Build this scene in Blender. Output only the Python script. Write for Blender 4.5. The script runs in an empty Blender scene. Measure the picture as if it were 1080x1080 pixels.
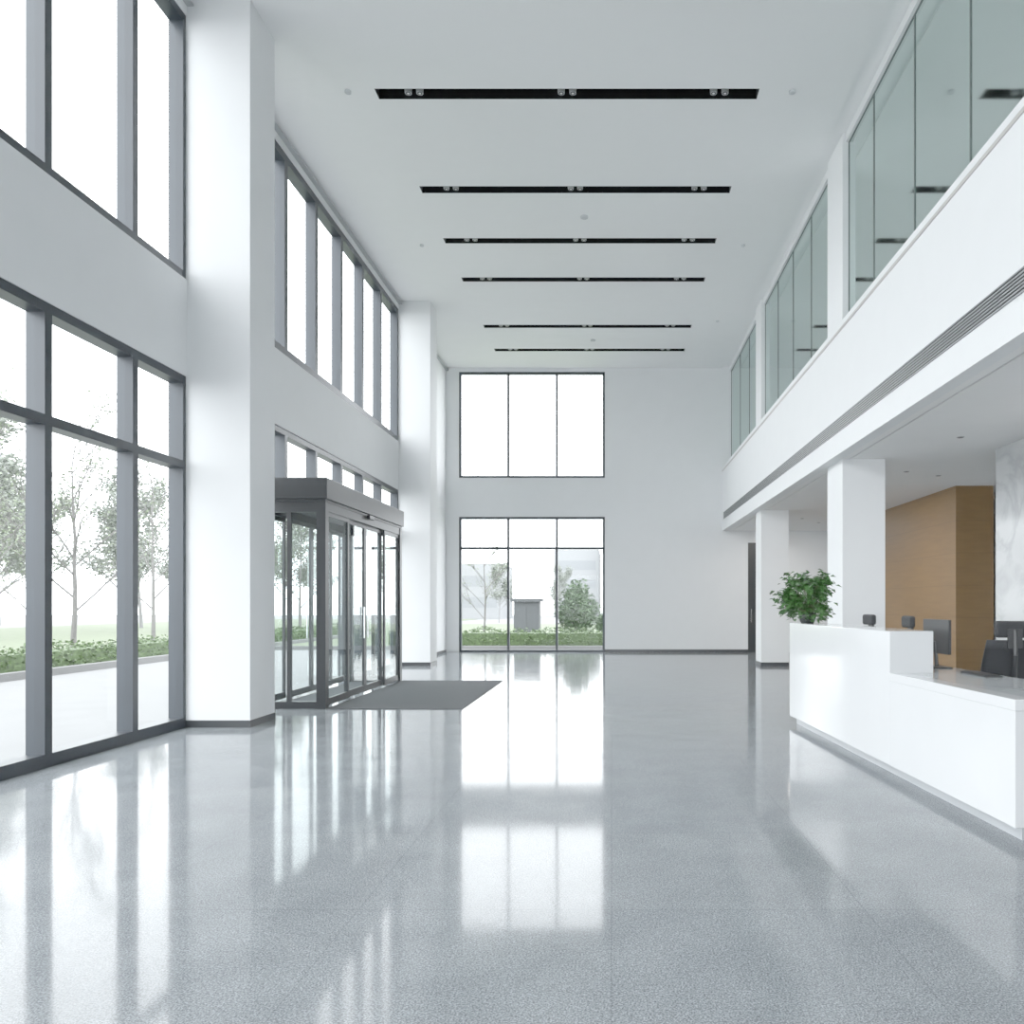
import bpy, math, random
from mathutils import Vector, Matrix
random.seed(7)
scene = bpy.context.scene
COL = scene.collection
scene.view_settings.view_transform = 'Standard'
scene.view_settings.look = 'None'
scene.view_settings.gamma = 1.6

# ------------------------------------------------------------------ materials
def new_mat(name):
    m = bpy.data.materials.new(name); m.use_nodes = True
    nt = m.node_tree
    return m, nt, nt.nodes['Principled BSDF']

def plain(name, col, rough=0.5, metal=0.0, spec=0.5, var=0.03, scale=3.0, bump=0.0, bscale=60, coat=0.0):
    m, nt, b = new_mat(name)
    tc = nt.nodes.new('ShaderNodeTexCoord')
    nz = nt.nodes.new('ShaderNodeTexNoise'); nz.inputs['Scale'].default_value = scale
    nz.inputs['Detail'].default_value = 4
    nt.links.new(tc.outputs['Object'], nz.inputs['Vector'])
    cr = nt.nodes.new('ShaderNodeValToRGB')
    cr.color_ramp.elements[0].position = 0.3; cr.color_ramp.elements[1].position = 0.7
    cr.color_ramp.elements[0].color = tuple(max(0, c*(1-var)) for c in col)+(1,)
    cr.color_ramp.elements[1].color = tuple(min(1, c*(1+var)) for c in col)+(1,)
    nt.links.new(nz.outputs['Fac'], cr.inputs['Fac'])
    nt.links.new(cr.outputs['Color'], b.inputs['Base Color'])
    b.inputs['Roughness'].default_value = rough
    b.inputs['Metallic'].default_value = metal
    b.inputs['Specular IOR Level'].default_value = spec
    b.inputs['Coat Weight'].default_value = coat
    if bump > 0:
        n2 = nt.nodes.new('ShaderNodeTexNoise'); n2.inputs['Scale'].default_value = bscale
        nt.links.new(tc.outputs['Object'], n2.inputs['Vector'])
        bp = nt.nodes.new('ShaderNodeBump'); bp.inputs['Strength'].default_value = bump
        bp.inputs['Distance'].default_value = 0.01
        nt.links.new(n2.outputs['Fac'], bp.inputs['Height'])
        nt.links.new(bp.outputs['Normal'], b.inputs['Normal'])
    return m

def glass_mat(name, tint, ior=1.45, rough=0.0, boost=0.0, milk=0.0, milkcol=(0.5, 0.6, 0.58), refl=(0.95, 1, 0.98)):
    m = bpy.data.materials.new(name); m.use_nodes = True
    nt = m.node_tree; nt.nodes.clear()
    out = nt.nodes.new('ShaderNodeOutputMaterial')
    tr = nt.nodes.new('ShaderNodeBsdfTransparent'); tr.inputs['Color'].default_value = tint+(1,)
    gl = nt.nodes.new('ShaderNodeBsdfGlossy'); gl.inputs['Roughness'].default_value = rough
    gl.inputs['Color'].default_value = refl+(1,)
    fr = nt.nodes.new('ShaderNodeFresnel'); fr.inputs['IOR'].default_value = ior
    ad = nt.nodes.new('ShaderNodeMath'); ad.operation = 'ADD'; ad.use_clamp = True
    ad.inputs[1].default_value = boost
    mx = nt.nodes.new('ShaderNodeMixShader')
    nt.links.new(fr.outputs['Fac'], ad.inputs[0])
    nt.links.new(ad.outputs[0], mx.inputs['Fac'])
    body = tr.outputs[0]
    if milk > 0:
        df = nt.nodes.new('ShaderNodeBsdfDiffuse'); df.inputs['Color'].default_value = milkcol+(1,)
        m0 = nt.nodes.new('ShaderNodeMixShader'); m0.inputs['Fac'].default_value = milk
        nt.links.new(tr.outputs[0], m0.inputs[1]); nt.links.new(df.outputs[0], m0.inputs[2]); body = m0.outputs[0]
    nt.links.new(body, mx.inputs[1]); nt.links.new(gl.outputs[0], mx.inputs[2])
    nt.links.new(mx.outputs[0], out.inputs['Surface'])
    return m

def emis(name, col, s):
    m, nt, b = new_mat(name)
    b.inputs['Base Color'].default_value = col+(1,)
    b.inputs['Emission Color'].default_value = col+(1,)
    b.inputs['Emission Strength'].default_value = s
    return m

M_wall = plain('wall_paint', (0.79, 0.803, 0.813), 0.6, var=0.01, spec=0.3, bump=0.05, bscale=120)
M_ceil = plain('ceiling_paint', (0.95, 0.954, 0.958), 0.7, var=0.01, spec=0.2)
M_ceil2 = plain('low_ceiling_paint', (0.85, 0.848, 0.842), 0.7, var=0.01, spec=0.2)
M_frame = plain('window_metal', (0.0145, 0.0205, 0.028), 0.4, metal=0.3, var=0.08)
M_doorfr = plain('charcoal_door_metal', (0.008, 0.010, 0.0125), 0.4, metal=0.2, var=0.08)
M_dark = plain('black_slot', (0.0012, 0.0013, 0.0016), 0.6, var=0.1, spec=0.2)
M_base = plain('dark_skirting', (0.012, 0.015, 0.018), 0.35)
M_grey = plain('light_metal', (0.38, 0.40, 0.41), 0.35, metal=0.4)
M_slat = plain('grille_metal', (0.20, 0.21, 0.22), 0.4)
M_beige = plain('rail_metal', (0.42, 0.40, 0.38), 0.4)
M_seal = plain('glass_edge_seal', (0.085, 0.112, 0.106), 0.4)
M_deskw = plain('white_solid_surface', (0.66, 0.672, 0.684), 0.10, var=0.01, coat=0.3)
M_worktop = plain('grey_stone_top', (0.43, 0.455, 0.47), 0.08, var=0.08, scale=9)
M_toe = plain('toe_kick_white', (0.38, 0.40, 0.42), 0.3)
M_det = plain('detector_white', (0.55, 0.57, 0.59), 0.4)
M_blk = plain('black_plastic', (0.003, 0.0038, 0.005), 0.35)
M_fabric = plain('black_mesh_fabric', (0.004, 0.005, 0.007), 0.8, bump=0.3, bscale=300)
M_screen = plain('screen_glass', (0.004, 0.005, 0.007), 0.08)
M_glass = glass_mat('clear_glass', (0.95, 0.965, 0.965), ior=1.18)
M_doorglass = glass_mat('door_glass', (0.82, 0.87, 0.87), ior=1.4)
M_mezz = glass_mat('green_tinted_glass', (0.075, 0.115, 0.104), ior=1.22, rough=0.055, milk=0.35, milkcol=(0.024, 0.042, 0.037), refl=(0.66, 0.76, 0.73))
M_mat = plain('grey_carpet_mat', (0.072, 0.076, 0.081), 0.95, var=0.25, scale=90, bump=0.6, bscale=220, spec=0.1)
M_lamp = emis('lamp_lens', (0.6, 0.6, 0.6), 0.05)
M_chrome = plain('chrome', (0.6, 0.61, 0.63), 0.2, metal=1.0)
M_pave = plain('pale_paving', (0.145, 0.148, 0.150), 0.8, var=0.05, scale=1.5)
M_grass = plain('pale_grass', (0.095, 0.122, 0.062), 0.9, var=0.15, scale=4)
M_hedge = plain('hedge_leaf', (0.040, 0.078, 0.015), 0.7, var=0.45, scale=12)
M_bush = plain('bush_leaf', (0.032, 0.066, 0.023), 0.7, var=0.4, scale=9)
M_leafout = plain('haze_tinted_leaf', (0.132, 0.168, 0.098), 0.7, var=0.15, scale=3)  # outdoor haze blended into the leaf green
M_leaffar = plain('hazy_tree_leaf', (0.162, 0.182, 0.152), 0.9, var=0.05, scale=2)  # distance haze painted into far leaves, and into the far bark below
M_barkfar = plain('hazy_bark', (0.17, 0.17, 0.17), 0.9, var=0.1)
M_bark = plain('pale_bark', (0.11, 0.105, 0.10), 0.9, var=0.2, scale=14)
M_plant = plain('house_plant_leaf', (0.028, 0.098, 0.016), 0.4, var=0.6, scale=22)
M_stem = plain('plant_stem', (0.06, 0.09, 0.03), 0.7)
M_kiosk = plain('grey_cabinet_paint', (0.045, 0.05, 0.055), 0.6)
M_curb = plain('curb_stone', (0.12, 0.12, 0.12), 0.8)
M_bld = plain('hazy_facade', (0.235, 0.245, 0.253), 0.9)  # facade and its glass paled to carry the distance haze in their colour
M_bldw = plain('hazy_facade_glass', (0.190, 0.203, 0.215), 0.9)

def floor_mat():
    m, nt, b = new_mat('polished_granite')
    N = nt.nodes.new; L = nt.links.new
    tc = N('ShaderNodeTexCoord')
    vo = N('ShaderNodeTexVoronoi'); vo.inputs['Scale'].default_value = 200
    n1 = N('ShaderNodeTexNoise'); n1.inputs['Scale'].default_value = 135; n1.inputs['Detail'].default_value = 4
    n2 = N('ShaderNodeTexNoise'); n2.inputs['Scale'].default_value = 2.5; n2.inputs['Detail'].default_value = 5
    for n in (vo, n1, n2): L(tc.outputs['Object'], n.inputs['Vector'])
    r1 = N('ShaderNodeValToRGB')
    e = r1.color_ramp.elements
    e[0].position = 0.34; e[0].color = (0.084, 0.094, 0.102, 1)
    e[1].position = 0.64; e[1].color = (0.305, 0.328, 0.344, 1)
    k = e.new(0.48); k.color = (0.178, 0.194, 0.206, 1)
    L(n1.outputs['Fac'], r1.inputs['Fac'])
    r2 = N('ShaderNodeValToRGB'); f = r2.color_ramp.elements
    f[0].position = 0.0; f[0].color = (0.50, 0.50, 0.51, 1); f[1].position = 0.8; f[1].color = (1.18, 1.18, 1.18, 1)
    sx = N('ShaderNodeSeparateColor'); L(vo.outputs['Color'], sx.inputs[0]); L(sx.outputs[0], r2.inputs['Fac'])
    mu = N('ShaderNodeMix'); mu.data_type = 'RGBA'; mu.blend_type = 'MULTIPLY'; mu.inputs[0].default_value = 0.8
    L(r1.outputs['Color'], mu.inputs[6]); L(r2.outputs['Color'], mu.inputs[7])
    # broad cloudy mottling of the stone
    r3 = N('ShaderNodeValToRGB'); g = r3.color_ramp.elements
    g[0].position = 0.35; g[0].color = (0.90, 0.91, 0.92, 1); g[1].position = 0.65; g[1].color = (1.10, 1.10, 1.10, 1)
    L(n2.outputs['Fac'], r3.inputs['Fac'])
    m3 = N('ShaderNodeMix'); m3.data_type = 'RGBA'; m3.blend_type = 'MULTIPLY'; m3.inputs[0].default_value = 1
    L(mu.outputs[2], m3.inputs[6]); L(r3.outputs['Color'], m3.inputs[7])
    br = N('ShaderNodeTexBrick'); br.offset = 0; br.inputs['Scale'].default_value = 1.0
    br.inputs['Brick Width'].default_value = 1.2; br.inputs['Row Height'].default_value = 1.2
    br.inputs['Mortar Size'].default_value = 0.0035; br.inputs['Mortar Smooth'].default_value = 0.2
    br.inputs['Color1'].default_value = (1, 1, 1, 1); br.inputs['Color2'].default_value = (0.93, 0.94, 0.95, 1)
    br.inputs['Mortar'].default_value = (0.72, 0.73, 0.74, 1)
    L(tc.outputs['Object'], br.inputs['Vector'])
    m2 = N('ShaderNodeMix'); m2.data_type = 'RGBA'; m2.blend_type = 'MULTIPLY'; m2.inputs[0].default_value = 1
    L(m3.outputs[2], m2.inputs[6]); L(br.outputs['Color'], m2.inputs[7])
    L(m2.outputs[2], b.inputs['Base Color'])
    rr = N('ShaderNodeMapRange'); rr.inputs[3].default_value = 0.04; rr.inputs[4].default_value = 0.115
    L(sx.outputs[1], rr.inputs[0])
    ra = N('ShaderNodeMapRange'); ra.inputs[3].default_value = -0.02; ra.inputs[4].default_value = 0.03
    L(n2.outputs['Fac'], ra.inputs[0])
    sm = N('ShaderNodeMath'); sm.operation = 'ADD'; L(rr.outputs[0], sm.inputs[0]); L(ra.outputs[0], sm.inputs[1])
    L(sm.outputs[0], b.inputs['Roughness'])
    sp = N('ShaderNodeMapRange'); sp.inputs[3].default_value = 0.1; sp.inputs[4].default_value = 0.5
    L(sx.outputs[2], sp.inputs[0]); L(sp.outputs[0], b.inputs['Specular IOR Level'])
    b.inputs['IOR'].default_value = 1.36
    return m
M_floor = floor_mat()

def wood_mat():
    m, nt, b = new_mat('warm_wood_veneer')
    N = nt.nodes.new; L = nt.links.new
    tc = N('ShaderNodeTexCoord'); mp = N('ShaderNodeMapping'); mp.inputs['Scale'].default_value = (1, 0.6, 6)
    L(tc.outputs['Object'], mp.inputs['Vector'])
    nz = N('ShaderNodeTexNoise'); nz.inputs['Scale'].default_value = 2.5; nz.inputs['Detail'].default_value = 5
    L(mp.outputs[0], nz.inputs['Vector'])
    cr = N('ShaderNodeValToRGB'); e = cr.color_ramp.elements
    e[0].position = 0.3; e[0].color = (0.165, 0.080, 0.019, 1); e[1].position = 0.7; e[1].color = (0.190, 0.094, 0.024, 1)
    L(nz.outputs['Fac'], cr.inputs['Fac'])
    sp = N('ShaderNodeSeparateXYZ'); L(tc.outputs['Object'], sp.inputs[0])
    md = N('ShaderNodeMath'); md.operation = 'PINGPONG'; md.inputs[1].default_value = 0.3
    L(sp.outputs['Z'], md.inputs[0])
    lt = N('ShaderNodeMath'); lt.operation = 'LESS_THAN'; lt.inputs[1].default_value = 0.004
    L(md.outputs[0], lt.inputs[0])
    mx = N('ShaderNodeMix'); mx.data_type = 'RGBA'
    L(lt.outputs[0], mx.inputs[0]); L(cr.outputs['Color'], mx.inputs[6]); mx.inputs[7].default_value = (0.125, 0.060, 0.015, 1)
    L(mx.outputs[2], b.inputs['Base Color']); b.inputs['Roughness'].default_value = 0.5
    return m
M_wood = wood_mat()

def marble_mat():
    m, nt, b = new_mat('white_marble')
    N = nt.nodes.new; L = nt.links.new
    tc = N('ShaderNodeTexCoord'); mp = N('ShaderNodeMapping'); mp.inputs['Rotation'].default_value = (0.6, 0.3, 0.4)
    L(tc.outputs['Object'], mp.inputs['Vector'])
    nz = N('ShaderNodeTexNoise'); nz.inputs['Scale'].default_value = 0.9; nz.inputs['Detail'].default_value = 8
    nz.inputs['Distortion'].default_value = 1.2
    L(mp.outputs[0], nz.inputs['Vector'])
    cr = N('ShaderNodeValToRGB'); e = cr.color_ramp.elements
    e[0].position = 0.42; e[0].color = (0.48, 0.492, 0.502, 1); e[1].position = 0.58; e[1].color = (0.48, 0.492, 0.502, 1)
    k = e.new(0.5); k.color = (0.36, 0.372, 0.385, 1)
    L(nz.outputs['Fac'], cr.inputs['Fac']); L(cr.outputs['Color'], b.inputs['Base Color'])
    b.inputs['Roughness'].default_value = 0.15
    return m
M_marble = marble_mat()

# ------------------------------------------------------------------ mesh helpers
class MB:
    def __init__(s): s.v = []; s.f = []; s.smooth = False
    def box(s, x0, x1, y0, y1, z0, z1):
        n = len(s.v)
        s.v += [(x0,y0,z0),(x1,y0,z0),(x1,y1,z0),(x0,y1,z0),(x0,y0,z1),(x1,y0,z1),(x1,y1,z1),(x0,y1,z1)]
        s.f += [tuple(n+i for i in q) for q in ((0,3,2,1),(4,5,6,7),(0,1,5,4),(1,2,6,5),(2,3,7,6),(3,0,4,7))]
        return s
    def poly(s, pts):
        n = len(s.v); s.v += [tuple(p) for p in pts]; s.f.append(tuple(range(n, n+len(pts)))); return s
    def tube(s, p0, p1, r0, r1, seg=8, cap=True):
        p0 = Vector(p0); p1 = Vector(p1); d = (p1-p0).normalized()
        a = d.cross(Vector((0,0,1)) if abs(d.z) < 0.9 else Vector((1,0,0))).normalized(); b = d.cross(a)
        n = len(s.v)
        for p, r in ((p0, r0), (p1, r1)):
            for i in range(seg):
                t = 2*math.pi*i/seg
                s.v.append(tuple(p + a*math.cos(t)*r + b*math.sin(t)*r))
        for i in range(seg):
            j = (i+1) % seg; s.f.append((n+i, n+j, n+seg+j, n+seg+i))
        if cap:
            s.f.append(tuple(n+i for i in reversed(range(seg)))); s.f.append(tuple(n+seg+i for i in range(seg)))
        return s
    def lathe(s, prof, seg=28, c=(0,0,0)):
        n = len(s.v)
        for r, z in prof:
            for i in range(seg):
                t = 2*math.pi*i/seg; s.v.append((c[0]+r*math.cos(t), c[1]+r*math.sin(t), c[2]+z))
        for k in range(len(prof)-1):
            for i in range(seg):
                j = (i+1) % seg; s.f.append((n+k*seg+i, n+k*seg+j, n+(k+1)*seg+j, n+(k+1)*seg+i))
        s.f.append(tuple(n+i for i in reversed(range(seg))))
        m = n+(len(prof)-1)*seg; s.f.append(tuple(m+i for i in range(seg)))
        return s
    def xf(s, M):
        s.v = [tuple(M @ Vector(p)) for p in s.v]; return s
    def obj(s, name, mat, parent=None, bevel=0, smooth=False, loc=(0,0,0), **props):
        me = bpy.data.meshes.new(name); me.from_pydata(s.v, [], s.f); me.update()
        me.materials.append(mat)
        if smooth:
            for p in me.polygons: p.use_smooth = True
        o = bpy.data.objects.new(name, me); COL.objects.link(o); o.location = loc
        if parent: o.parent = parent
        if bevel:
            md = o.modifiers.new('bevel', 'BEVEL'); md.width = bevel; md.segments = 3; md.limit_method = 'ANGLE'
            md.angle_limit = 0.7
        for k, v in props.items(): o[k] = v
        return o

def empty(name, loc, rotz=0.0, **props):
    o = bpy.data.objects.new(name, None); COL.objects.link(o); o.location = loc; o.rotation_euler = (0, 0, rotz)
    o.empty_display_size = 0.2
    for k, v in props.items(): o[k] = v
    return o

def clone(o, parent=None):
    c = o.copy(); COL.objects.link(c)
    if parent is not None: c.parent = parent
    for ch in list(o.children):
        clone(ch, c)
    return c

S = dict(kind='structure')

# ------------------------------------------------------------------ dimensions
WX = -4.98; CZ = 8.55; BY = 22.8; RY = -3.0
# floor / ground
MB().box(-5.2, 8.2, RY-0.2, BY+0.2, -0.15, 0).obj('floor', M_floor, label='polished speckled grey granite floor with fine tile joints', category='floor', **S)
MB().box(-90, 60, -30, 110, -0.5, -0.16).obj('ground', M_pave, label='pale outdoor paving around the building', category='ground', **S)

# ceiling with real slots
slotsY = [10.56, 13.0, 14.83, 16.6, 19.4, 21.2, 8.2]
sl0, sl1, sw = -3.27, 2.04, 0.11
c = MB(); ys = sorted(slotsY); y = RY-0.2
for q in ys:
    c.box(-5.2, 3.3, y, q-sw, CZ, CZ+0.12)
    c.box(-5.2, sl0, q-sw, q+sw, CZ, CZ+0.12); c.box(sl1, 3.3, q-sw, q+sw, CZ, CZ+0.12)
    y = q+sw
c.box(-5.2, 3.3, y, BY+0.2, CZ, CZ+0.12)
c.box(-5.3, 8.2, RY-0.2, BY+0.2, CZ+0.35, CZ+0.45)
c.box(3.3, 8.2, RY-0.2, BY+0.2, CZ+0.04, CZ+0.14)
c.obj('ceiling', M_ceil, label='smooth white ceiling with long recessed black slots', category='ceiling', **S)

# recessed slots with spot lamps
def make_slot(yc):
    e = empty('recessed_light_slot', (0, yc, CZ), label='long narrow black recessed ceiling slot with paired spotlights', category='ceiling light', group='ceiling light slots')
    m = MB()
    m.box(sl0-0.01, sl1+0.01, -sw-0.01, sw+0.01, 0.26, 0.28)
    m.box(sl0, sl1, -sw, -sw+0.006, 0.0, 0.26).box(sl0, sl1, sw-0.006, sw, 0.0, 0.26)
    m.box(sl0, sl0+0.006, -sw, sw, 0.0, 0.26).box(sl1-0.006, sl1, -sw, sw, 0.0, 0.26)
    m.obj('housing', M_dark, e)
    for cx in (-2.75, -0.62, 1.5):
        for dx in (-0.08, 0.08):
            d = MB().lathe([(0.046, -0.010), (0.050, 0.02), (0.050, 0.12), (0.02, 0.16)], 18).obj('spotlight', M_grey, e, smooth=False, loc=(cx+dx, 0, 0.02))
            MB().lathe([(0.036, -0.013), (0.036, -0.010)], 16).obj('lens', M_base, d)
            MB().lathe([(0.016, -0.016), (0.016, -0.013)], 12).obj('bulb', M_lamp, d)
    return e
for q in slotsY: make_slot(q)

for (x, yy, r) in [(-3.65, 10.5, 0.045), (2.5, 10.5, 0.045), (-0.5, 13.9, 0.07), (-3.75, 15.0, 0.04), (-0.5, 20.4, 0.07), (2.6, 15.0, 0.04), (2.65, 19.0, 0.04)]:
    MB().lathe([(r*0.5, -0.035), (r, -0.025), (r, 0.0)], 20).obj('smoke_detector', M_det, loc=(x, yy, CZ), smooth=False,
        label='small round smoke detector on the white ceiling', category='smoke detector', group='ceiling detectors')

# walls
w = MB()
w.box(-5.2, WX, RY, BY, 4.12, 5.25).box(-5.2, WX, RY, BY, 8.35, CZ)
w.box(-5.2, WX, 18.4, BY, 0, 4.12).box(-5.2, WX, 18.4, BY, 5.25, 8.35)
w.box(-5.2, WX, RY, -2.6, 0, 4.12).box(-5.2, WX, RY, -2.6, 5.25, 8.35)
w.box(-5.2, WX, 8.95, 9.5, 0, 4.12).box(-5.2, WX, 8.95, 9.5, 5.25, 8.35)
w.box(-5.2, WX, 17.8, 18.4, 0, 4.12).box(-5.2, WX, 17.8, 18.4, 5.25, 8.35)
w.obj('wall_left', M_wall, label='white wall with bands between tall windows', category='wall', **S)
w = MB(); t0, t1 = BY, BY+0.22
w.box(-5.2, -4.59, t0, t1, 0, CZ+0.3)
w.box(-4.59, -0.2, t0, t1, 4.07, 5.24).box(-4.59, -0.2, t0, t1, 8.43, CZ+0.3)
w.box(-0.2, 4.1, t0, t1, 0, CZ+0.3).box(4.1, 5.0, t0, t1, 3.3, CZ+0.3).box(5.0, 8.2, t0, t1, 0, CZ+0.3)
w.obj('wall_back', M_wall, label='white end wall with stacked windows', category='wall', **S)
w = MB()
w.box(-5.2, -4.6, RY-0.2, RY, 0, CZ).box(-4.6, 3.0, RY-0.2, RY, 3.4, CZ)
w.box(3.0, 8.2, RY-0.2, RY, 0, CZ+0.2)
w.obj('wall_front', M_wall, label='white wall behind the camera around the added window', category='wall', **S)
MB().box(8.0, 8.2, RY, BY, 0, CZ+0.04).obj('wall_right', M_wall, label='white side wall', category='wall', **S)
MB().box(5.47, 5.8, RY, 10.8, 0, 3.65).box(5.8, 8.0, 10.6, 10.8, 0, 3.65).obj('wall_reception', M_marble, label='white veined marble wall behind the reception', category='wall', **S)
MB().box(6.4, 7.1, 14.1, 20.2, 0, 3.65).obj('wall_wood', M_wood, label='warm brown wood veneer wall with horizontal seams', category='wall', **S)

# mezzanine
MB().box(3.33, 3.5, RY, BY, 3.65, 5.55).obj('wall_balcony', M_wall, label='long white balcony fascia with an air grille', category='wall', **S)
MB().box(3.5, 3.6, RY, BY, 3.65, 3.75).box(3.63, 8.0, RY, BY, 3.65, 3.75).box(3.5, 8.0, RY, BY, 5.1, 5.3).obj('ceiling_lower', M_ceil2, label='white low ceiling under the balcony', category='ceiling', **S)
MB().box(3.6, 3.63, RY, BY, 3.70, 3.75).obj('trim_1', M_dark, label='dark shadow gap in the low ceiling', category='trim', **S)
MB().box(3.318, 3.33, RY, BY, 5.42, 5.46).obj('trim_2', M_beige, label='thin grey metal ledge along the balcony fascia', category='trim', **S)
MB().box(3.55, 3.68, RY, BY, 8.45, CZ+0.04).box(3.5,3.72,RY,BY,5.3,5.5).obj('trim_3', M_wall, label='white head and sill band of the balcony glazing', category='trim', **S)
MB().box(-4.98, -4.90, RY, BY, CZ-0.09, CZ-0.07).obj('trim_4', M_grey, label='thin grey strip standing in for the shadow gap below the ceiling', category='trim', **S)  # solid grey strip in place of the groove's shadow
MB().box(4.05, 4.1, RY, BY, 6.85, 6.9).obj('trim_6', M_beige, label='beige metal handrail behind the tinted glass', category='trim', **S)
v = empty('trim_5', (3.33, 0, 3.97), label='long white linear air grille in the balcony fascia', category='air vent', **S)
MB().box(-0.006, 0.0, RY+0.1, BY-0.3, 0.0, 0.2).obj('shade_plate', M_dark, v)  # flat black plate on the fascia, painted shade behind the slats
m = MB()
for i in range(7): m.box(-0.016, -0.006, RY+0.1, BY-0.3, 0.0+0.0312*i, 0.0+0.0312*i+0.0125)
m.obj('slats', M_slat, v)

# columns
def column(x0, x1, y0, y1, parts, n):
    m = MB()
    for z0, z1 in parts: m.box(x0, x1, y0, y1, z0, z1)
    m.obj('column', M_wall, bevel=0.006, label='square white painted structural column', category='column', **S)
    MB().box(x0-0.008, x1+0.008, y0-0.008, y1+0.008, 0, 0.085).obj('baseboard_%d' % n, M_base, label='dark skirting around a white column', category='baseboard', **S)
column(WX-0.1, -4.24, 8.9, 9.55, [(0, CZ)], 1)
column(WX-0.1, -4.24, 17.75, 18.4, [(0, CZ)], 2)
column(3.5, 4.15, 11.5, 12.3, [(0, 3.65), (5.3, CZ+0.04)], 3)
column(3.5, 4.15, 17.75, 18.4, [(0, 3.65), (5.3, CZ+0.04)], 4)
MB().box(-0.2, 4.1, BY-0.015, BY, 0, 0.085).obj('baseboard_back', M_base, label='dark skirting along the end wall', category='baseboard', **S)
MB().box(WX, WX+0.012, 9.55, 10.38, 0, 0.08).box(WX, WX+0.012, 18.4, BY, 0, 0.08).obj('baseboard_left', M_base, label='dark skirting', category='baseboard', **S)

# windows
def window(n, axis, pos, dep, a0, a1, z0, z1, mull, trans, fw=0.09, glass=M_glass, frame=M_frame, tw=None, label='tall dark-framed window', bot=None):
    m = MB(); tw = tw or fw; bot = bot or fw
    def bx(p, q, r, s):
        if axis == 'x': m.box(pos-dep/2, pos+dep/2, p, q, r, s)
        else: m.box(p, q, pos-dep/2, pos+dep/2, r, s)
    bx(a0, a0+fw, z0, z1); bx(a1-fw, a1, z0, z1); bx(a0+fw, a1-fw, z0, z0+bot); bx(a0+fw, a1-fw, z1-fw, z1)
    for q in mull: bx(q-fw/2, q+fw/2, z0+bot, z1-fw)
    edges = [a0+fw] + [e for q in sorted(mull) for e in (q-fw/2, q+fw/2)] + [a1-fw]
    for t in trans:
        for i in range(0, len(edges), 2): bx(edges[i], edges[i+1], t-tw/2, t+tw/2)
    o = m.obj('window_%d' % n, frame, label=label, category='window', **S)
    g = MB()
    if axis == 'x': g.poly([(pos, a0+0.01, z0+0.01), (pos, a1-0.01, z0+0.01), (pos, a1-0.01, z1-0.01), (pos, a0+0.01, z1-0.01)])
    else: g.poly([(a0+0.01, pos, z0+0.01), (a1-0.01, pos, z0+0.01), (a1-0.01, pos, z1-0.01), (a0+0.01, pos, z1-0.01)])
    g.obj('glass', glass, o)
    return o
PX = -5.08
near = [7.96, 6.73, 5.5, 4.27, 3.04, 1.81, 0.58, -0.65, -1.8]
window(1, 'x', PX, 0.17, -2.6, 8.93, 0, 4.12, near, [3.08], bot=0.12, label='floor-length dark-framed window with a transom')
window(2, 'x', PX, 0.17, -2.6, 8.93, 5.25, 8.35, near, [], label='tall dark-framed upper window')
sec = [16.45, 15.25, 14.05, 12.85, 11.65, 10.45]
window(3, 'x', PX, 0.17, 9.5, 17.78, 3.12, 4.12, sec, [], label='row of small dark-framed panes above the entrance')
window(4, 'x', PX, 0.17, 9.5, 17.78, 5.25, 8.35, sec, [], fw=0.12, label='tall dark-framed upper window')
window(5, 'x', PX, 0.17, 9.5, 10.4, 0, 3.12, [], [], label='narrow dark-framed window beside the entrance')
window(6, 'x', PX, 0.17, 14.32, 17.78, 0, 3.12, [16.45, 15.25], [], label='floor-length dark-framed window beside the entrance')
window(7, 'y', BY+0.08, 0.12, -4.59, -0.2, 0, 4.07, [-3.11, -1.65], [3.13], fw=0.07, label='floor-length dark-framed window in the end wall')
window(8, 'y', BY+0.08, 0.12, -4.59, -0.2, 5.24, 8.43, [-3.11, -1.65], [], fw=0.07, label='upper dark-framed window in the end wall')
window(9, 'y', RY-0.1, 0.12, -4.6, 3.0, 0, 3.4, [-3.3, -2.0, -0.8, 0.5, 1.75], [2.6], label='unseen floor-length dark-framed window added behind the camera for light')  # rear glazing added out of view to light the surfaces facing it
def js(a, b, st):
    r = []; q = a+st
    while q < b-0.3: r.append(q); q += st
    return r
GL = 'frameless green-tinted glass balcony screen with vertical joints'
window(11, 'x', 3.6, 0.02, RY, 11.5, 5.5, 8.45, [10.4, 9.0, 7.6, 6.2, 4.8, 3.4, 2.0, 0.6, -0.8], [], fw=0.014, glass=M_mezz, frame=M_seal, label=GL)
window(12, 'x', 3.6, 0.02, 12.3, 17.75, 5.5, 8.45, js(12.3, 17.75, 1.36), [], fw=0.014, glass=M_mezz, frame=M_seal, label=GL)
window(13, 'x', 3.6, 0.02, 18.4, BY, 5.5, 8.45, js(18.4, BY, 1.4), [], fw=0.014, glass=M_mezz, frame=M_seal, label=GL)

# dark door in the end wall
d = MB().box(4.1, 5.0, BY+0.1, BY+0.15, 0, 3.3).obj('door_1', M_base, label='tall dark door beside the white end wall', category='door', **S)
MB().box(4.2, 4.22, BY+0.04, BY+0.1, 0.9, 1.3).obj('handle', M_chrome, d)

# lower ceiling lamps
for (x, yy) in [(4.6, 8.0), (4.6, 10.0), (4.9, 12.6), (4.9, 15.0), (5.6, 13.0), (5.6, 16.5), (4.9, 19.5), (5.6, 20.5), (4.6, 6.0)]:
    e = MB().lathe([(0.045, -0.006), (0.05, 0.0)], 20).obj('downlight', M_grey, loc=(x, yy, 3.65), label='small round recessed downlight in the low ceiling', category='ceiling light', group='downlights under the balcony')
    MB().lathe([(0.034, -0.009), (0.034, -0.006)], 20).obj('lens', M_base, e)

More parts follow.
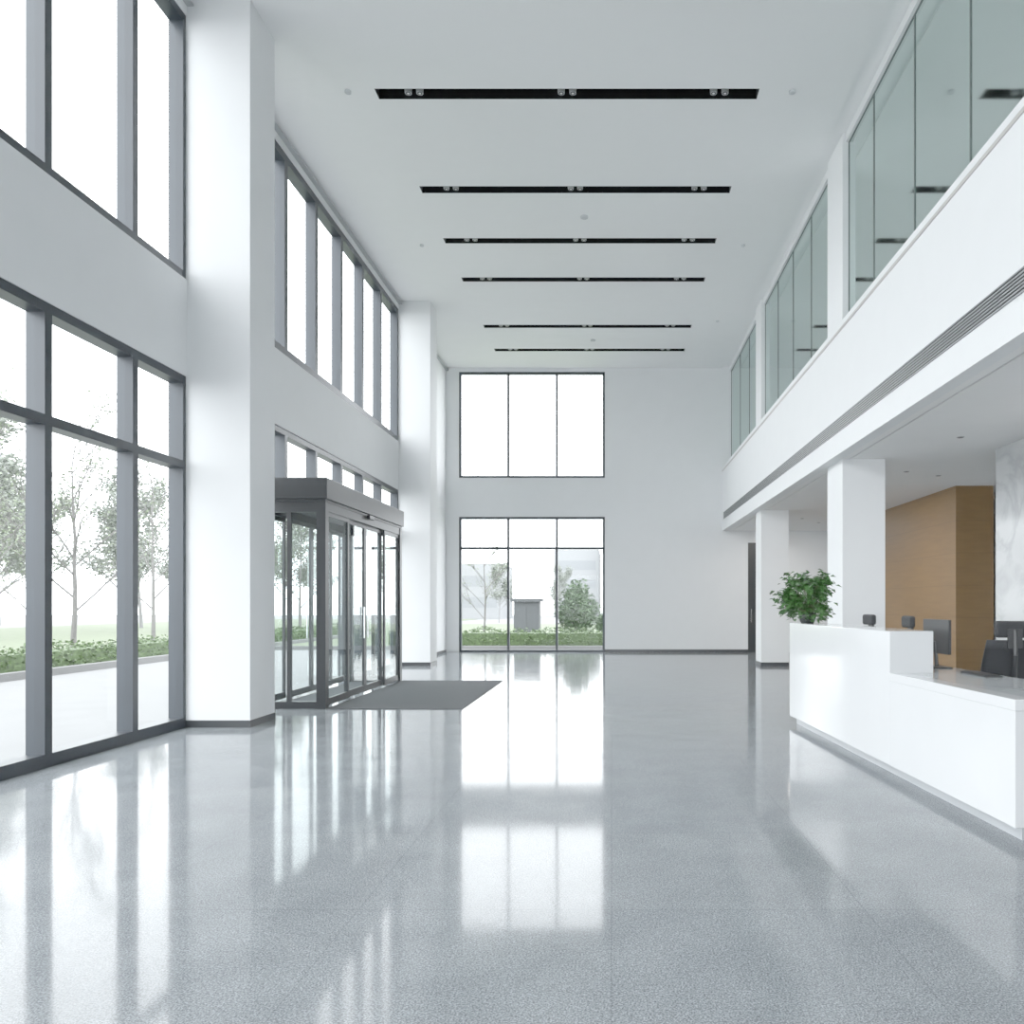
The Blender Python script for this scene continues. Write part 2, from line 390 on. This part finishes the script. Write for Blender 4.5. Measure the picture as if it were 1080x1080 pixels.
# ------------------------------------------------------------------ entrance vestibule
V = empty('entrance_vestibule', (-4.46, 12.355, 0), label='dark metal and glass automatic entrance lobby with sliding doors', category='entrance')
ox, oy = -4.46, 12.355
def vobj(m, name, mat, parent=None, bevel=0, **k):
    m.xf(Matrix.Translation((-ox, -oy, 0)))
    return m.obj(name, mat, parent or V, bevel, **k)
X0, X1, Y0, Y1 = -4.98, -3.94, 10.45, 14.26
vobj(MB().box(X0, X1+0.03, Y0-0.03, Y1+0.03, 2.90, 3.19).box(X0, X1, Y0, Y1, 2.86, 2.90), 'canopy', M_doorfr, bevel=0.008)
for (a, b) in ((X1-0.13, Y0), (X1-0.13, Y1-0.12), (X0, Y0), (X0, Y1-0.12)):
    vobj(MB().box(a, a+0.13, b, b+0.12, 0, 2.86), 'post', M_doorfr)
vobj(MB().box(X1-0.12, X1-0.01, Y0+0.12, Y1-0.12, 2.74, 2.86), 'door_track', M_doorfr)
vobj(MB().box(X0+0.01, X0+0.12, Y0+0.12, Y1-0.12, 2.74, 2.86), 'door_track', M_doorfr)
for yb in (Y0+0.03, Y1-0.09):
    m = MB(); xa, xb = X0+0.13, X1-0.13
    m.box(xa, xb, yb, yb+0.05, 0.0, 0.1).box(xa, xb, yb, yb+0.05, 2.72, 2.86).box((xa+xb)/2-0.03, (xa+xb)/2+0.03, yb, yb+0.05, 0.1, 2.72)
    e = vobj(m, 'side_panel', M_doorfr)
    vobj(MB().poly([(xa, yb+0.025, 0.1), (xb, yb+0.025, 0.1), (xb, yb+0.025, 2.72), (xa, yb+0.025, 2.72)]), 'glass', M_doorglass, e)
L0, L1 = Y0+0.12, Y1-0.12; lw = (L1-L0)/4
for base, sgn in ((X1-0.065, 1), (X0+0.065, -1)):
    for i in range(4):
        a = L0+i*lw; b = a+lw; off = 0.022*sgn if i in (0, 3) else -0.022*sgn
        x = base+off; t = 0.018; f = 0.055
        m = MB(); m.box(x-t, x+t, a, a+f, 0.03, 2.74).box(x-t, x+t, b-f, b, 0.03, 2.74).box(x-t, x+t, a+f, b-f, 0.03, 0.13).box(x-t, x+t, a+f, b-f, 2.68, 2.74)
        leaf = vobj(m, 'door_leaf', M_doorfr)
        vobj(MB().poly([(x, a+f, 0.13), (x, b-f, 0.13), (x, b-f, 2.68), (x, a+f, 2.68)]), 'glass', M_doorglass, leaf)
        if i in (1, 2):
            hy = b-f-0.03 if i == 1 else a+f+0.03
            vobj(MB().tube((x+0.03*sgn, hy, 0.9), (x+0.03*sgn, hy, 1.4), 0.012, 0.012, 10), 'handle', M_chrome, leaf)
vobj(MB().box(X1+0.0, X1+0.05, 12.22, 12.46, 2.82, 2.88), 'motion_sensor', M_blk, bevel=0.01)

MB().box(-0.935, 0.935, -1.925, 1.925, 0, 0.012).obj('floor_mat', M_mat, loc=(-2.99, 12.36, 0), label='large dark grey carpet entrance mat on the granite floor', category='mat')
MB().box(-0.35, 0.35, -1.75, 1.75, 0, 0.012).obj('floor_mat', M_mat, loc=(-4.45, 12.36, 0), label='dark grey carpet mat inside the glass entrance', category='mat')

# ------------------------------------------------------------------ reception desk
D = empty('reception_desk', (2.17, 9.25, 0), math.radians(3.4), label='long glossy white reception counter with raised far section', category='reception desk')
T = 2.87; LN = 4.66; WD = 0.82
MB().box(0, 0.38, -T, 0, 0.09, 1.22).obj('raised_counter', M_deskw, D, bevel=0.006)
MB().box(0, 0.10, -LN, -T, 0.09, 0.80).obj('front_panel', M_deskw, D, bevel=0.004)
MB().box(-0.006, 0.14, -LN-0.006, -T-0.001, 0.80, 0.87).obj('counter_edge', M_deskw, D, bevel=0.006)
MB().box(0.14, WD, -LN, -T, 0.82, 0.868).box(0.38, WD, -T, 0, 0.82, 0.868).obj('worktop', M_worktop, D, label='grey polished stone worktop')
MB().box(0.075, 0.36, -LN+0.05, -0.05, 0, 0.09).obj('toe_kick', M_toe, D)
MB().box(0.38, WD-0.02, -0.05, 0, 0, 0.82).obj('end_panel', M_deskw, D)
MB().box(0.10, WD-0.02, -LN, -LN+0.05, 0.09, 0.82).obj('end_panel', M_deskw, D)
MB().box(0.4, 0.78, -1.5, -1.05, 0.05, 0.82).obj('drawer_unit', M_deskw, D)
MB().box(0.4, 0.78, -4.0, -3.55, 0.05, 0.82).obj('drawer_unit', M_deskw, D)

def monitor(x, y, rz):
    e = empty('computer_monitor', (x, y, 0.869), rz, label='thin black computer monitor standing on the reception worktop', category='monitor')
    MB().box(-0.09, 0.09, -0.12, 0.12, 0, 0.012).obj('base', M_blk, e, bevel=0.004)
    MB().tube((0, 0, 0.01), (-0.02, 0, 0.24), 0.018, 0.015, 12).obj('stand', M_blk, e)
    MB().box(-0.015, 0.015, -0.24, 0.24, 0.13, 0.44).obj('screen_housing', M_blk, e, bevel=0.006)
    MB().box(0.0151, 0.017, -0.228, 0.228, 0.145, 0.43).obj('screen', M_screen, e)
    return e
monitor(2.98, 6.95, math.radians(3.4))
k = MB().box(-0.07, 0.07, -0.21, 0.21, 0, 0.012)
for i in range(4):
    for j in range(12): k.box(-0.058+i*0.03, -0.034+i*0.03, -0.2+j*0.0335, -0.172+j*0.0335, 0.012, 0.018)
k.obj('keyboard', M_blk, loc=(3.02, 6.2, 0.869), label='black computer keyboard on the grey worktop', category='keyboard')

# office chair
def chair(x, y, rz):
    e = empty('office_chair', (x, y, 0), rz, label='black mesh office chair with headrest behind the reception desk', category='office chair', group='reception office chairs')
    b = MB()
    for i in range(5):
        a = 2*math.pi*i/5+0.3; p = (0.29*math.cos(a), 0.29*math.sin(a))
        b.tube((0, 0, 0.11), (p[0], p[1], 0.075), 0.028, 0.018, 8)
    b.lathe([(0.045, 0.07), (0.045, 0.14)], 16)
    b.obj('star_base', M_blk, e)
    for i in range(5):
        a = 2*math.pi*i/5+0.3; p = Vector((0.29*math.cos(a), 0.29*math.sin(a), 0.03)); t = Vector((-math.sin(a), math.cos(a), 0))*0.022
        MB().tube(p-t, p+t, 0.03, 0.03, 14).obj('caster', M_blk, e)
    MB().tube((0, 0, 0.12), (0, 0, 0.43), 0.025, 0.022, 14).obj('gas_lift', M_chrome, e)
    MB().box(-0.25, 0.23, -0.24, 0.24, 0.43, 0.50).obj('seat', M_fabric, e, bevel=0.035)
    m = MB(); n = 9; h = 8
    def bp(u, w, off):
        yy = (u-0.5)*(0.48-0.10*abs(w-0.45)); z = 0.53+w*0.60
        xx = 0.25+0.10*w**1.3-0.05*math.sin(w*math.pi)-0.05*(2*abs(u-0.5))**2+off
        return (xx, yy, z)
    for off in (0, 0.03):
        for i in range(n):
            for j in range(h): m.v.append(bp(i/(n-1), j/(h-1), off))
    def id_(s, i, j): return s*n*h+i*h+j
    for i in range(n-1):
        for j in range(h-1):
            m.f.append((id_(0,i,j), id_(0,i,j+1), id_(0,i+1,j+1), id_(0,i+1,j))); m.f.append((id_(1,i,j), id_(1,i+1,j), id_(1,i+1,j+1), id_(1,i,j+1)))
    for i in range(n-1):
        m.f.append((id_(0,i,0), id_(0,i+1,0), id_(1,i+1,0), id_(1,i,0))); m.f.append((id_(0,i,h-1), id_(1,i,h-1), id_(1,i+1,h-1), id_(0,i+1,h-1)))
    for j in range(h-1):
        m.f.append((id_(0,0,j), id_(1,0,j), id_(1,0,j+1), id_(0,0,j+1))); m.f.append((id_(0,n-1,j), id_(0,n-1,j+1), id_(1,n-1,j+1), id_(1,n-1,j)))
    m.obj('backrest', M_fabric, e, smooth=True)
    MB().tube((0.1, 0, 0.42), (0.30, 0, 0.50), 0.025, 0.025, 10).tube((0.30, 0, 0.50), (0.38, 0, 1.0), 0.03, 0.022, 10).tube((0.38, 0, 1.0), (0.37, 0, 1.22), 0.022, 0.022, 8).box(0.35, 0.38, -0.06, 0.06, 1.06, 1.23).obj('spine', M_blk, e)
    MB().box(0.30, 0.37, -0.16, 0.16, 1.15, 1.30).obj('headrest', M_fabric, e, bevel=0.03)
    for s in (-1, 1):
        MB().tube((0.02, s*0.2, 0.42), (0.02, s*0.29, 0.45), 0.016, 0.016, 8).tube((0.02, s*0.29, 0.45), (0.02, s*0.29, 0.66), 0.018, 0.018, 8).box(-0.13, 0.14, s*0.29-0.04, s*0.29+0.04, 0.66, 0.69).obj('armrest', M_blk, e)
    return e
chair(3.62, 7.05, math.radians(-100))
chair(3.40, 9.55, 0)
chair(3.38, 10.88, math.radians(8))

# potted plant
P = empty('potted_plant', (2.31, 8.95, 1.22), label='leafy green plant in a dark pot on the white counter', category='plant')
MB().lathe([(0.07, 0.0), (0.085, 0.02), (0.10, 0.08), (0.105, 0.13), (0.095, 0.13), (0.09, 0.11)], 28).obj('pot', plain('dark_glazed_pot', (0.02, 0.023, 0.023), 0.15), P, smooth=True)
MB().lathe([(0.09, 0.10), (0.09, 0.112)], 24).obj('soil', plain('soil', (0.03, 0.022, 0.015), 0.95, bump=0.5), P)
st = MB(); lf = MB(); rnd = random.Random(21)
def addleaf(q, out, s):
    ld = (out+Vector((rnd.gauss(0,.5), rnd.gauss(0,.5), rnd.gauss(0,.35)))).normalized()
    sd = ld.cross(Vector((rnd.uniform(-.5,.5), rnd.uniform(-.5,.5), 1))).normalized()
    up = sd.cross(ld)*0.15*s
    n = len(lf.v)
    lf.v += [tuple(q), tuple(q+ld*s*0.4+sd*s*0.4+up), tuple(q+ld*s*0.5), tuple(q+ld*s*0.4-sd*s*0.4+up), tuple(q+ld*s)]
    lf.f.extend([(n, n+1, n+2), (n, n+2, n+3), (n+1, n+4, n+2), (n+2, n+4, n+3)])
for i in range(70):
    a = rnd.uniform(0, 6.283); el = rnd.uniform(-0.7, 1.35); R = rnd.uniform(0.70, 1.06)
    ff = abs(math.cos(el))**0.6
    tip = Vector((math.cos(a)*ff*0.27*R-0.02, math.sin(a)*ff*0.25*R, max(0.05, 0.29+math.sin(el)*0.29*R)))
    b0 = Vector((0.05*math.cos(a), 0.05*math.sin(a), 0.11)); mid = b0.lerp(tip, 0.5)+Vector((0, 0, 0.10))
    st.tube(b0, mid, 0.006, 0.004, 5, False).tube(mid, tip, 0.004, 0.002, 5, False)
    for k in range(22):
        q = tip+Vector((rnd.gauss(0,.042), rnd.gauss(0,.042), rnd.gauss(0,.036)))
        if k < 7: q = mid.lerp(tip, rnd.random())
        if (q.x**2+q.y**2) < 0.02: q.z = max(q.z, 0.14)
        q.z = max(q.z, 0.05)
        addleaf(q, Vector((math.cos(a), math.sin(a), -0.4)), rnd.uniform(0.045, 0.085))
for i in range(420):
    a = rnd.uniform(0, 6.283); r = rnd.uniform(0.13, 0.22)
    addleaf(Vector((r*math.cos(a)-0.01, r*math.sin(a), rnd.uniform(0.05, 0.38))), Vector((math.cos(a), math.sin(a), -0.4)), rnd.uniform(0.045, 0.07))
st.obj('stems', M_stem, P); lf.obj('foliage', M_plant, P)

# ------------------------------------------------------------------ exterior
def leafquad(m, q, s, rnd):
    b = rnd.uniform(0, 6.283); ld = Vector((math.cos(b), math.sin(b), rnd.uniform(-.8, .8))).normalized()
    sd = ld.cross(Vector((rnd.uniform(-1,1), rnd.uniform(-1,1), rnd.uniform(-1,1)))).normalized()
    m.poly([q, q+ld*s*0.5+sd*s*0.3, q+ld*s, q+ld*s*0.5-sd*s*0.3])
def tree_mesh(seed, H, dens, leafs, near_, mat, bark):
    rnd = random.Random(seed)
    tr = MB(); lf = MB()
    def grow(p, d, L, r, lev):
        q = p+d*L; mid = p.lerp(q, 0.5)+Vector((rnd.uniform(-1,1), rnd.uniform(-1,1), 0))*L*0.03
        tr.tube(p, mid, r, r*0.85, 6, False).tube(mid, q, r*0.85, r*0.65, 6, False)
        if lev >= 2:
            for i in range(dens):
                t = rnd.random(); c = p.lerp(q, t)+Vector((rnd.gauss(0,1), rnd.gauss(0,1), rnd.gauss(0,1)))*H*0.026
                leafquad(lf, c, rnd.uniform(0.7, 1.3)*leafs, rnd)
        if lev < 3:
            for i in range(4 if lev < 2 else 3):
                a = rnd.uniform(0, 6.283); sp = rnd.uniform(0.3, 0.75)
                nd = (d+Vector((math.cos(a), math.sin(a), 0.45))*sp).normalized()
                grow(p.lerp(q, rnd.uniform(0.4, 1.0)), nd, L*rnd.uniform(0.5, 0.75), r*0.5, lev+1)
    p = Vector((0, 0, 0)); n = 9; pts = [p]
    for i in range(n):
        p = p+Vector((rnd.uniform(-.02, .02)*H*0.4, rnd.uniform(-.02, .02)*H*0.4, H*0.92/n)); pts.append(p)
    r0 = H*0.012
    for i in range(n):
        tr.tube(pts[i], pts[i+1], r0*(1-i/n*0.85), r0*(1-(i+1)/n*0.85), 7, False)
    for i in range(3, n+1):
        for k in range(2 if near_ else 3):
            a = rnd.uniform(0, 6.283); up = 0.75+0.08*i
            d = Vector((math.cos(a), math.sin(a), up)).normalized()
            grow(pts[i-1].lerp(pts[min(i, n)], rnd.random()), d, H*(0.27-0.016*(i-3))*rnd.uniform(.8, 1.1), r0*0.46*(1-0.07*i), 1)
    e = empty('tree', (0,0,0), label='young slender tree with sparse spring leaves, haze painted into their colour', category='tree', group='trees outside the windows')
    tr.obj('trunk', bark, e); lf.obj('foliage', mat, e)
    return e
G = -0.16
tA = tree_mesh(11, 6.6, 4, 0.095, True, M_leafout, M_bark)
tB = tree_mesh(23, 6.0, 4, 0.095, True, M_leafout, M_bark)
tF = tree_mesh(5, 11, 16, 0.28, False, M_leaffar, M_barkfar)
tA.location = (-14.9, 21.0, G); tB.location = (-14.9, 17.2, G); tF.location = (-34, 40, G)
spots = [(tA, -16.6, 27.5, 1.0, 2.1), (tB, -18.5, 24.3, 0.9, 1.0), (tA, -23.5, 20.5, 1.0, 4.0), (tB, -15.2, 31.5, 1.0, 3.0), (tA, -15, 36.5, 1.0, 5.0),
         (tB, -5.4, 32, 0.75, 0.5), (tA, -8.6, 34, 0.85, 3.4), (tB, -15.2, 13.2, 1.0, 0.3), (tA, -11, 38, 0.9, 0.1), (tB, -23, 28, 1.0, 2.2)]
for s, x, y, sc, rz in spots:
    c = clone(s); c.location = (x, y, G); c.scale = (sc,)*3; c.rotation_euler = (0, 0, rz)
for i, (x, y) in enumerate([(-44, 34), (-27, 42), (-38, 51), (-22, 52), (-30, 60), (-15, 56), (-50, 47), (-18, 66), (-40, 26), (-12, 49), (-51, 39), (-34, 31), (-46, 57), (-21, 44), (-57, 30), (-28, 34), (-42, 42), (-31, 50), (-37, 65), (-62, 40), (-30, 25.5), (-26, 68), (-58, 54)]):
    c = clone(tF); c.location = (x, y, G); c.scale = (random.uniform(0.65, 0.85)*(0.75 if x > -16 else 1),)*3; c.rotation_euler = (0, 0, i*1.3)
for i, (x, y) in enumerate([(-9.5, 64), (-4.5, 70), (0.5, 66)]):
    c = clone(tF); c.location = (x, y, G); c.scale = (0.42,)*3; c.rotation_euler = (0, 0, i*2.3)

def hedge(name, L, W, H, loc, rz, n, mat, label, cat='hedge', ls=0.09):
    rnd = random.Random(int(L*10)); m = MB()
    e = empty(name, loc, rz, label=label, category=cat)
    for i in range(n):
        x = rnd.uniform(-L/2, L/2); y = rnd.uniform(-W/2, W/2); z = rnd.uniform(0.0, H)
        f = rnd.choice((0, 1, 2)); hh = H+0.05*math.sin(x*2.3)+0.03*math.sin(x*5.1)
        if f == 0: z = hh+rnd.gauss(0, 0.05)
        elif f == 1: y = -W/2+rnd.gauss(0, 0.04)
        else: y = W/2+rnd.gauss(0, 0.04)
        leafquad(m, Vector((x, y, z)), ls*rnd.uniform(.7, 1.4), rnd)
    m.obj('leaves', mat, e)
    MB().box(-L/2, L/2, -W/2+0.05, W/2-0.05, 0, H-0.06).obj('branches', mat, e)
    return e
hedge('hedge', 30, 0.9, 0.55, (-13.5, 26, G), math.radians(90), 9500, M_hedge, 'low clipped green hedge beside the paving')
hedge('hedge', 11, 0.9, 0.62, (-2.5, 27.6, G), 0, 4800, M_hedge, 'low clipped green hedge outside the end window')
MB().box(-12.75, -12.55, 8, 42, G, G+0.16).obj('curb', M_curb, label='pale stone curb along the hedge', category='curb')
MB().box(-12, 4, 26.5, 26.7, G, G+0.14).obj('curb', M_curb, label='pale stone curb along the hedge', category='curb')
MB().box(-40, -14.1, 5, 80, G, G+0.03).box(-14.1, 30, 28.2, 60, G, G+0.03).obj('lawn', M_grass, label='grass strip behind the hedge', category='lawn', **S)

def shrub(x, y, r, h, seed, n=2600):
    rnd = random.Random(seed); m = MB()
    e = empty('shrub', (x, y, G), label='rounded leafy green shrub behind the hedge', category='shrub', group='shrubs')
    for i in range(n):
        v = Vector((rnd.gauss(0,1), rnd.gauss(0,1), rnd.gauss(0,1))).normalized()
        v = v*(rnd.uniform(0.5, 1.0)*(1+0.12*math.sin(4*math.atan2(v.y, v.x)+3*v.z)+0.08*math.sin(7*v.z+seed)))
        if v.z < -0.85: continue
        leafquad(m, Vector((v.x*r*(1-0.25*max(0, v.z)), v.y*r, h*0.52+v.z*h*0.48)), rnd.uniform(0.09, 0.19), rnd)
    m.obj('foliage', M_bush, e)
    s = MB()
    for i in range(6):
        a = i*1.05; s.tube((0,0,0), (r*0.6*math.cos(a), r*0.6*math.sin(a), h*0.8), 0.03, 0.01, 6, False)
    s.obj('stems', M_bark, e)
shrub(-1.45, 31.5, 0.9, 2.5, 1, 4200); shrub(-0.1, 34.6, 0.7, 1.4, 4, 2600)

e = empty('utility_cabinet', (-3.35, 30.2, G), label='grey outdoor utility cabinet with overhanging top', category='utility box')
MB().box(-0.5, 0.5, -0.35, 0.35, 0.1, 1.7).obj('body', M_kiosk, e); MB().box(-0.62, 0.62, -0.47, 0.47, 1.7, 1.83).obj('roof_cap', M_kiosk, e)
MB().box(-0.55, 0.55, -0.4, 0.4, 0, 0.1).obj('plinth', M_curb, e)
MB().box(-0.46, -0.01, -0.365, -0.35, 0.15, 1.65).obj('door', M_kiosk, e); MB().box(0.01, 0.46, -0.365, -0.35, 0.15, 1.65).obj('door', M_kiosk, e)
def building(x0, x1, y, h, nz):
    e = empty('distant_building', ((x0+x1)/2, y, G), label='pale hazy office building with window bands', category='building', group='distant buildings')
    w = x1-x0
    MB().box(-w/2, w/2, 0, 10, 0, h).obj('body', M_bld, e)
    m = MB()
    for k in range(nz):
        z = 1.2+k*(h-1.4)/nz
        m.box(-w/2+0.4, w/2-0.4, -0.02, 0, z, z+(h-1.4)/nz*0.5)
    m.obj('window_glass', M_bldw, e)
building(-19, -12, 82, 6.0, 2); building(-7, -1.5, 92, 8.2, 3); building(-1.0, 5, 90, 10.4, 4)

# ------------------------------------------------------------------ light
wd = bpy.data.worlds.new('sky'); scene.world = wd; wd.use_nodes = True
bg = wd.node_tree.nodes['Background']; bg.inputs['Color'].default_value = (0.915, 0.962, 1.0, 1); bg.inputs['Strength'].default_value = 6.6
for (x, yy, p) in [(4.8, 8.0, 25), (4.6, 15.0, 30), (4.8, 20.8, 30)]:
    ld = bpy.data.lights.new('soffit_fill_light', 'AREA'); ld.energy = p; ld.size = 1.2; ld.color = (1, 0.96, 0.90)  # area fill added to brighten under the balcony; no panel fixtures there
    lo = bpy.data.objects.new('soffit_fill_light', ld); COL.objects.link(lo); lo.location = (x, yy, 3.64)

# ------------------------------------------------------------------ camera
cd = bpy.data.cameras.new('camera'); cam = bpy.data.objects.new('camera', cd); COL.objects.link(cam)
cam.location = (0, 0, 1.45); cam.rotation_euler = (math.radians(90), 0, 0)
cd.sensor_width = 36; cd.lens = 36*800/1080
cd.shift_x = -(645-540)/1080; cd.shift_y = (637-540)/1080
cd.clip_end = 300
scene.camera = cam
